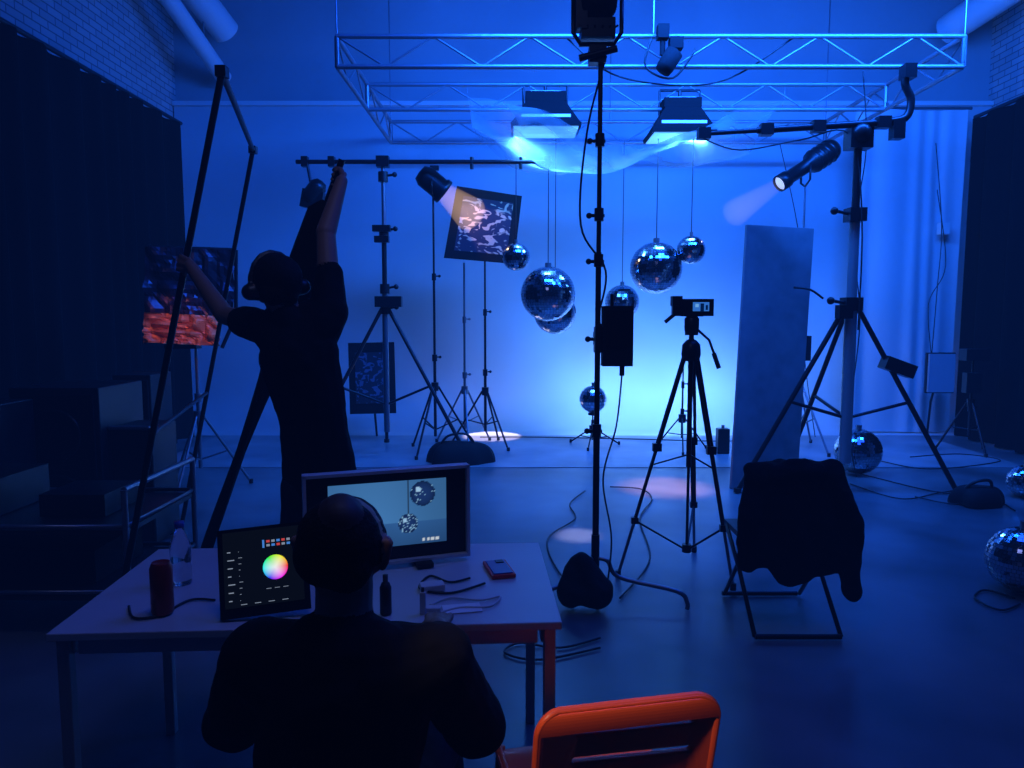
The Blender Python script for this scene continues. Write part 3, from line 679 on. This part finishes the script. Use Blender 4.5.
fuse('seated_man', parts, .0052, {'shirt': M['cloth'], 'skin': M['skin'], 'hair': M['hair'], 'trousers': M['jeans'], 'shoe': M['rubber'], 'scalp': M['scalp']}, 3, {'shirt': .012, 'trousers': .01})

b = B('office_chair')
b.lathe((-.35, 1.42, .385), [(0, 0), (.2, 0), (.22, .02), (.22, .04), (.2, .055), (0, .055)], M['matte'])
b.tube((-.35, 1.42, .1), (-.35, 1.42, .39), .025, M['black'])
for k in range(5):
    a = k*2*math.pi/5+.3; e = V((-.35+.27*math.cos(a), 1.42+.27*math.sin(a), .075)); b.tube((-.35, 1.42, .11), e, .017, M['black']); b.ball(e-V((0, 0, .045)), .03, M['rubber'], 8)
b.path([(-.35, 1.3, .39), (-.35, 1.16, .4), (-.35, 1.14, .55)], .015, M['black'])
b.grid(lambda u, v: V((-.35+.34*(u-.5), 1.17-.05*math.cos((u-.5)*3), .5+v*.14)), 10, 4, M['matte']); b.done()

b = B('folding_chair'); XA, XB_ = 1.24, 1.68; b.M = Matrix.Translation((0, .18, 0))
for x in (XA, XB_):
    b.path([(x, 3.46, .02), (x, 3.74, .27), (x, 4.0, .45)], .012, M['black'])
    b.path([(x+.015, 4.05, .02), (x+.015, 3.8, .3), (x+.015, 3.68, .5), (x+.015, 3.62, .86)], .012, M['black'])
b.tube((XA, 3.46, .02), (XB_, 3.46, .02), .014, M['black']); b.tube((XA, 4.05, .02), (XB_, 4.05, .02), .014, M['black']); b.tube((XA, 3.62, .86), (XB_, 3.62, .86), .012, M['black'])
b.box(((XA+XB_)/2, 3.86, .455), (XB_-XA, .38, .03), M['plastic']); b.box(((XA+XB_)/2, 3.64, .76), (XB_-XA, .02, .16), M['plastic']); b.done()
jk = [('j', (1.2, 3.6, .85), (1.62, 3.6, .86), .05, .05), ('j', (1.27, 3.57, .8), (1.22, 3.53, .47), .1, .12, (1, .5, 1)), ('j', (1.56, 3.57, .8), (1.55, 3.53, .42), .1, .12, (1, .5, 1)),
      ('j', (1.41, 3.56, .8), (1.4, 3.53, .4), .13, .14, (1, .42, 1)), ('j', (1.6, 3.58, .82), (1.68, 3.52, .6), .07, .06), ('j', (1.68, 3.52, .6), (1.69, 3.5, .24), .06, .05),
      ('j', (1.22, 3.58, .82), (1.17, 3.52, .62), .07, .06), ('j', (1.17, 3.52, .62), (1.16, 3.53, .38), .06, .05), ('j', (1.3, 3.55, .84), (1.5, 3.54, .85), .055, .055), ('j', (1.2, 3.67, .8), (1.62, 3.67, .78), .03, .03), ('j', (1.25, 3.67, .8), (1.25, 3.67, .6), .03, .03), ('j', (1.55, 3.67, .8), (1.55, 3.67, .6), .03, .03)]
jk = [(l, (a[0]+.05, a[1]+.18, a[2]), (c_[0]+.05, c_[1]+.18, c_[2]), *r) for l, a, c_, *r in jk]
fuse('draped_jacket', jk, .01, {'j': M['cloth']}, 6, {'j': .022})
fuse('sandbag', [('j', (cx-.09, cy-.08, .25), (cx-.13, cy-.1, .1), .07, .09), ('j', (cx-.09, cy-.08, .25), (cx-.0, cy-.12, .12), .07, .085), ('j', (cx-.13, cy-.1, .1), (cx+.0, cy-.12, .1), .085, .085)], .01, {'j': M['matte']}, 4, {'j': .02})

# ---------------------------------------------------------------- table and what is on it
TT = Matrix.Translation((-.620, 2.49, 0)) @ Matrix.Rotation(math.radians(3.2), 4, 'Z')
b = B('work_table'); b.M = TT
b.box((0, 0, .728), (1.5, .78, .024), M['table'])
for y in (-.345, .345): b.box((0, y, .688), (1.36, .02, .055), M['table'])
for x in (-.7, .7): b.box((x, 0, .688), (.02, .7, .055), M['table'])
for x in (-.715, .715):
    for y in (-.355, .355): b.box((x, y, .358), (.036, .036, .716), M['column'])
b.done(bevel=.003)

a = P(302, 472, 2.52); c_ = P(468, 460, 2.72); wv_ = V((c_.x-a.x, c_.y-a.y, 0)); Wm = wv_.length; ang = math.atan2(wv_.y, wv_.x)
mc = (a+c_)/2; H = .345
MM = Matrix.Translation((mc.x, mc.y, .744)) @ Matrix.Rotation(ang, 4, 'Z')
silver = mat('monitor_silver', (.6, .62, .68), .4, .2)
b = B('studio_monitor'); b.M = MM
b.box((0, .03, H/2+.02), (Wm-.02, .05, H-.02), M['plastic'])
for z in (.02, H+.01): b.box((0, 0, z), (Wm, .045, .011), silver)
for x in (-Wm/2+.005, Wm/2-.005): b.box((x, 0, H/2+.015), (.011, .045, H), silver)
b.box((0, .012, H/2+.015), (Wm-.02, .02, H-.01), M['plastic'])
b.box((-.12, .02, .008), (.06, .16, .016), M['plastic']); b.box((.12, .02, .008), (.06, .16, .016), M['plastic'])
mon = b.done()
# the live picture on the screen, drawn as small flat cells with vertex colours
sx0, sx1 = -Wm/2+.085, Wm/2-.085; sz0, sz1 = .075, .315
NX, NZ = 96, 66; pv = []; pc = []
rnd = random.Random(9)
def picture(x, z):
    w_ = (z-sz0)/(sz1-sz0); u_ = (x-sx0)/(sx1-sx0)
    if w_ < .36: col = V((.020, .075, .21))*(1.3-.6*abs(u_-.6))*(.7+.9*w_)
    else: col = V((.04, .14, .33))*(.75+.6*math.exp(-((u_-.35)**2)*5)*(1-w_*.5))
    for bx, bz, br_ in ((.07, .155, .036), (.125, .262, .046)):
        dx, dz = (x-bx)/br_, (z-bz)/br_; d2 = dx*dx+dz*dz
        if d2 < 1:
            k = math.sqrt(1-d2); col = V((.006, .02, .08))*(.4+1.2*k)
            if ((dx+.35)**2+(dz-.35)**2) < .05: col = V((.3, .5, .7))
            if rnd.random() < (.12 if br_ < .04 else .03): col = V((.2, .4, .6))
    if abs(x-.07) < .002 and z > .19: col = V((.01, .02, .04))
    if .12 < x < .19 and .085 < z < .095 and int(x*180) % 3: col = V((.5, .55, .6))
    return col
me = bpy.data.meshes.new('screen_picture')
for j in range(NZ+1):
    for i in range(NX+1):
        x = sx0+(sx1-sx0)*i/NX; z = sz0+(sz1-sz0)*j/NZ
        pv.append(MM @ V((x, -.001, z))-mon.location); pc.append((*picture(x, z), 1))
me.from_pydata(pv, [], [(j*(NX+1)+i, j*(NX+1)+i+1, (j+1)*(NX+1)+i+1, (j+1)*(NX+1)+i) for j in range(NZ) for i in range(NX)])
def vcol_mat(name, st):
    wm = mat(name, (0, 0, 0), .6, emit=(1, 1, 1), es=st, spec=0); nt = wm.node_tree
    at = nt.nodes.new('ShaderNodeVertexColor'); at.layer_name = 'Col'; nt.links.new(at.outputs[0], nt.nodes['Principled BSDF'].inputs['Emission Color']); return wm
ca = me.color_attributes.new('Col', 'FLOAT_COLOR', 'POINT')
for i, c_ in enumerate(pc): ca.data[i].color = c_
me.materials.append(vcol_mat('screen_picture', 1.0)); so = bpy.data.objects.new('screen_picture', me); sc.collection.objects.link(so); so.parent = mon

bl, br, tr_, tl = P(226, 626, 2.14), P(306, 622, 2.18), P(302, 527, 2.27), P(219, 545, 2.2)
for p in (bl, br): p.z = .756
ux = (br-bl); Wt = ux.length; ang2 = math.atan2(ux.y, ux.x); tilt = math.radians(-18)
RM = Matrix.Translation((bl+br)/2) @ Matrix.Rotation(ang2, 4, 'Z') @ Matrix.Rotation(tilt, 4, 'X') @ Matrix.Rotation(math.radians(-4), 4, 'Y')
Ht = .265
b = B('grading_tablet'); b.M = RM
b.box((0, .012, Ht/2), (Wt+.03, .022, Ht), M['matte'])
ui = mat('tablet_screen', (.001, .001, .001), .6, emit=(.002, .003, .005), es=1, spec=0)
uw = mat('tablet_ui_light', (0, 0, 0), .6, emit=(.2, .24, .32), es=1, spec=0); ur = mat('tablet_ui_red', (0, 0, 0), .6, emit=(.5, .05, .05), es=1, spec=0); ub = mat('tablet_ui_blue', (0, 0, 0), .6, emit=(.05, .2, .6), es=1, spec=0)
def sq(x0, x1, z0, z1, m, yy=-.0005): b.add([(x0, yy, z0), (x1, yy, z0), (x1, yy, z1), (x0, yy, z1)], [(0, 1, 2, 3)], m)
sq(-Wt/2, Wt/2, .03, Ht-.01, ui)
sx_ = Wt/2
for k in range(7): sq(-sx_+.012, -sx_+.022+.005*(k % 3), .05+k*.024, .053+k*.024, uw, -.001)
for k in range(5): sq(.012+k*.015, .022+k*.015, .213, .220, (ur, uw, ub, ur, uw)[k], -.001); sq(.012+k*.015, .022+k*.015, .201, .208, (uw, ub, ur, uw, ub)[k], -.001)
sq(.0, .006, .198, .222, ub, -.001)
for k in range(9): sq(-.072, -.070+.003*(k % 4), .05+k*.018, .0515+k*.018, uw, -.001)
for k in range(4): sq(-.07+k*.04, -.052+k*.04, .037, .039, uw, -.001)
for k in range(3): sq(.005+k*.025, .02+k*.025, .075, .0765, uw, -.001)
b.M = Matrix.Identity(4)
c0 = (bl+br)/2; b.tube(RM@V((0, .024, .16)), V((c0.x, c0.y+.16, .752)), .007, M['black'])
tab = b.done()
n = 48; rings = 6; vs = []; cols = []
me = bpy.data.meshes.new('colour_wheel')
for j in range(rings+1):
    for k in range(n):
        a_ = 2*math.pi*k/n; r_ = .037*j/rings; vs.append(RM @ V((.035+r_*math.cos(a_), -.0015, .137+r_*math.sin(a_)))-tab.location); cols.append((*colorsys.hsv_to_rgb(k/n, min(1, 1.0*j/rings), 1), 1))
fs = [(j*n+k, j*n+(k+1) % n, (j+1)*n+(k+1) % n, (j+1)*n+k) for j in range(rings) for k in range(n)]
me.from_pydata(vs, [], fs); ca = me.color_attributes.new('Col', 'FLOAT_COLOR', 'POINT')
for i, c_ in enumerate(cols): ca.data[i].color = c_
me.materials.append(vcol_mat('colour_wheel', .85)); wo = bpy.data.objects.new('colour_wheel', me); sc.collection.objects.link(wo); wo.parent = tab

def onT(px, py, d): p = P(px, py, d); p.z = .741; return p
b = B('drink_can'); p = onT(163, 615, 2.2); b.lathe(p, [(0, 0), (.026, 0), (.033, .012), (.033, .148), (.027, .162), (.026, .165), (.024, .162), (0, .162)], M['redcan']); b.done()
b = B('water_bottle'); p = onT(182, 588, 2.46); b.lathe(p, [(0, 0), (.03, 0), (.034, .01), (.034, .06), (.031, .07), (.034, .08), (.034, .14), (.014, .185), (.013, .2), (0, .2)], M['clear'])
b.lathe(p+V((0, 0, .197)), [(0, 0), (.016, 0), (.016, .02), (0, .02)], M['bluecase']); b.done()
b = B('vape_bottle'); p = onT(386, 618, 2.2); b.lathe(p, [(0, 0), (.016, 0), (.018, .004), (.018, .085), (.012, .1), (.008, .102), (.008, .125), (0, .126)], M['plastic']); b.done()
b = B('usb_adapter'); p = onT(423, 614, 2.2); b.box(p+V((0, 0, .035)), (.018, .012, .07), M['white']); b.box(p+V((0, 0, .078)), (.011, .005, .016), M['steel']); b.box(p+V((.022, .03, .006)), (.06, .03, .012), M['white']); b.done(bevel=.002)
b = B('smartphone'); p = onT(499, 575, 2.58); R = Matrix.Rotation(.25, 3, 'Z'); b.box(p+V((0, 0, .008)), (.085, .16, .014), M['redcase'], R); b.box(p+V((0, 0, .017)), (.07, .142, .004), M['bluecase'], R); b.box(p+V((.0, .05, .02)), (.03, .03, .004), M['plastic'], R); b.done(bevel=.003)
b = B('usb_cable')
b.path([onT(*q)+V((0, 0, .005)) for q in ((430, 598, 2.26), (450, 592, 2.32), (480, 596, 2.3), (500, 590, 2.33), (490, 604, 2.25), (460, 604, 2.24), (440, 606, 2.2))], .0035, M['white'], smooth=8)
b.path([onT(*q)+V((0, 0, .005)) for q in ((470, 575, 2.5), (450, 580, 2.46), (430, 574, 2.52), (420, 585, 2.4), (450, 588, 2.36), (485, 582, 2.45))], .004, M['rubber'], smooth=8)
b.path([onT(*q)+V((0, 0, .005)) for q in ((215, 600, 2.3), (190, 604, 2.3), (160, 625, 2.18), (135, 635, 2.16), (130, 628, 2.25))], .004, M['rubber'], smooth=8); b.done()
b = B('paper_sheet'); p = onT(462, 605, 2.24); b.box(p+V((0, 0, .002)), (.12, .07, .002), M['paper'], Matrix.Rotation(.2, 3, 'Z')); b.done()
b = B('card_reader'); p = onT(432, 584, 2.4); b.box(p+V((0, 0, .012)), (.08, .05, .022), M['white'], Matrix.Rotation(.3, 3, 'Z')); b.done(bevel=.003)

# ---------------------------------------------------------------- orange chair
def plate(outer, holes, th, bev):
    cu = bpy.data.curves.new('c', 'CURVE'); cu.dimensions = '2D'; cu.fill_mode = 'BOTH'; cu.extrude = th; cu.bevel_depth = bev; cu.bevel_resolution = 2
    for pts in [outer]+holes:
        s = cu.splines.new('POLY'); s.points.add(len(pts)-1)
        for i, (x, y) in enumerate(pts): s.points[i].co = (x, y, 0, 1)
        s.use_cyclic_u = True
    ob = bpy.data.objects.new('c', cu); sc.collection.objects.link(ob); bpy.context.view_layer.update()
    me = bpy.data.meshes.new_from_object(ob.evaluated_get(bpy.context.evaluated_depsgraph_get())); bpy.data.objects.remove(ob)
    return [v.co.copy() for v in me.vertices], [tuple(p.vertices) for p in me.polygons]
def rrect(x0, x1, y0, y1, r, n=8):
    o = []
    for cx_, cy_, a in ((x1-r, y1-r, 0), (x0+r, y1-r, 90), (x0+r, y0+r, 180), (x1-r, y0+r, 270)):
        for k in range(n+1): t = math.radians(a+90*k/n); o.append((cx_+r*math.cos(t), cy_+r*math.sin(t)))
    return o
b = B('orange_chair')
b.M = Matrix.Translation((.25, 1.56, .012)) @ Matrix.Rotation(math.radians(12), 4, 'Z')
vs, fs = plate(rrect(-.205, .205, .46, .805, .045), [rrect(-.125, .165, .730, .757, .0134), rrect(-.125, .165, .655, .682, .0134), rrect(-.125, .165, .577, .604, .0134), rrect(-.125, .165, .50, .527, .0134)], .005, .006)
vs = [V((p.x, (.8-p.y)*.22-.9*(p.x**2)+p.z, p.y)) for p in vs]
b.add(vs, fs, M['orange'], False)
rim = rrect(-.203, .203, .46, .803, .045)
b.path([V((x, (.8-y_)*.22-.9*x*x, y_)) for x, y_ in rim+[rim[0]]], .012, M['orange'])
def seat(u, v):
    x = (u-.5)*.42; y_ = .07+v*.4; return V((x, y_, .455-.02*math.sin(math.pi*u)*math.sin(math.pi*v)+(-.03*max(0, v-.85)/.15)))
b.grid(seat, 16, 16, M['orange']); b.grid(lambda u, v: seat(u, v)-V((0, 0, .012)), 16, 16, M['orange'])
for s in (-1, 1):
    b.path([(s*.19, .05, .48), (s*.195, .02, .25), (s*.21, -.06, 0)], .013, M['orange'], smooth=4); b.path([(s*.19, .46, .44), (s*.2, .48, .2), (s*.205, .5, 0)], .013, M['orange'], smooth=4)
    b.tube((s*.2, .06, .445), (s*.2, .47, .445), .012, M['orange'])
b.done()

# ---------------------------------------------------------------- cables
b = B('floor_cable')
def fl_(px, py):
    v = (384-py)/F; k = (v*math.cos(PITCH)-math.sin(PITCH))/(math.cos(PITCH)+v*math.sin(PITCH)); p = P(px, py, -CAM_H/k); p.z = .012; return p
for pts in (((600, 610), (560, 575), (548, 540), (575, 520), (570, 505), (585, 492)), ((620, 600), (650, 560), (640, 520), (652, 500), (640, 490), (610, 488)),
            ((840, 470), (880, 480), (930, 492), (990, 500), (1015, 512)), ((850, 485), (900, 500), (940, 494), (985, 488), (960, 505), (915, 498)), ((880, 462), (930, 470), (1000, 462), (960, 455), (910, 458)), ((1015, 600), (985, 592), (975, 600), (1000, 612), (1020, 606)), ((600, 640), (560, 650), (520, 645), (505, 655), (540, 662), (600, 650)), ((480, 438), (540, 438), (640, 440), (720, 442), (800, 440))):
    b.path([fl_(*q) for q in pts], .006, M['rubber'], smooth=8)
b.done()
b = B('hanging_cable')
b.path([(3.3, 7.2, TZ-.27), (3.36, 7.2, 3.2), (3.3, 7.25, 2.4), (3.42, 7.3, 1.6), (3.36, 7.3, .6), (3.5, 7.4, .01)], .006, M['rubber'], smooth=8)
b.path([(TX1-.6, 10.1, TZ-.27), (TX1-.3, 10.05, 2.6), (TX1-.2, 10.05, 1.2), (TX1-.1, 9.8, .02)], .006, M['rubber'], smooth=8)
b.path([(.5, 7.1, TZ), (1.0, 7.1, 3.85), (1.9, 7.1, 3.8), (2.6, 7.1, TZ)], .008, M['rubber'], smooth=8); b.done()
b = B('truss_clamp_light'); c = V((P(660, 70, 7.07).x, 7.07, TZ-.05)); b.box(c+V((0, -.1, .05)), (.1, .1, .12), M['matte']); b.lathe(c+V((0, -.12, -.3)), [(0, 0), (.07, 0), (.08, .05), (.08, .2), (0, .24)], M['matte'], (.5, 0, .8), 16); b.tube(c+V((0, -.1, .02)), c+V((0, -.1, -.15)), .025, M['matte'])
b.box(c+V((.12, -.1, -.05)), (.12, .1, .1), M['matte']); b.path([c+V((-.1, -.1, 0)), c+V((-.15, -.1, -.25)), c+V((.1, -.1, -.35)), c+V((.3, -.1, -.1))], .01, M['rubber'], smooth=6); b.done()

# ---------------------------------------------------------------- lights
area('cyc_wash_light', (2.2, 6.4, 4.7), (2.4, 10.9, 1.7), 5, .5, (.008, .13, 1), 640)
area('cyc_ground_light', (2.0, 9.7, .25), (2.0, 10.9, 1.0), 2.4, .15, (.16, .42, 1), 70)
area('upper_wall_wash', (1.0, 6.3, 5.2), (.0, 10.9, 5.6), 6, .4, (.008, .09, 1), 80)
area('side_fill_light', (3.0, 4.5, 6.2), (.8, 5.5, 0), 4, 2, (.01, .07, 1), 120)
area('worktable_fill', (-.2, 1.6, 4.5), (-.2, 2.2, .7), 1, 1, (.30, .36, 1), 11)
spot('chair_fill_spot', (-.75, .75, 2.4), (.25, 1.55, .66), 19, (1, .72, .55), 75, .06, .8)  # added narrow spot that brightens only the orange chair; no fixture there
p = fl_(665, 487); spot('added_floor_spot', (p.x-.2, p.y+.6, 3.8), p, 16, (1, .5, .4), 1500, .05, 1)  # added spots without fixtures, making the bright patches on the floor
p = fl_(578, 535); spot('added_floor_spot', (p.x+.4, p.y+1.5, 3.8), p, 6, (.6, .62, 1), 1600, .03, 1)  # added spot imitating speckles thrown by the mirror balls
p = fl_(492, 437); spot('added_floor_spot', (p.x, p.y-.1, 3.7), p, 13, (.8, .7, .9), 1500, .03, .3)
# room haze imitated by a faint blue glow, emitted by the world volume itself
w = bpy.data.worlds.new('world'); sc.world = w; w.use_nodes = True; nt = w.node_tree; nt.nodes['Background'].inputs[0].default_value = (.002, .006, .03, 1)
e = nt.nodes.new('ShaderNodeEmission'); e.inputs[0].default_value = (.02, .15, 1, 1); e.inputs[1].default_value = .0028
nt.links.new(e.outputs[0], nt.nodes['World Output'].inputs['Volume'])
print('DONE objects', len(bpy.data.objects), time.time()-T0)
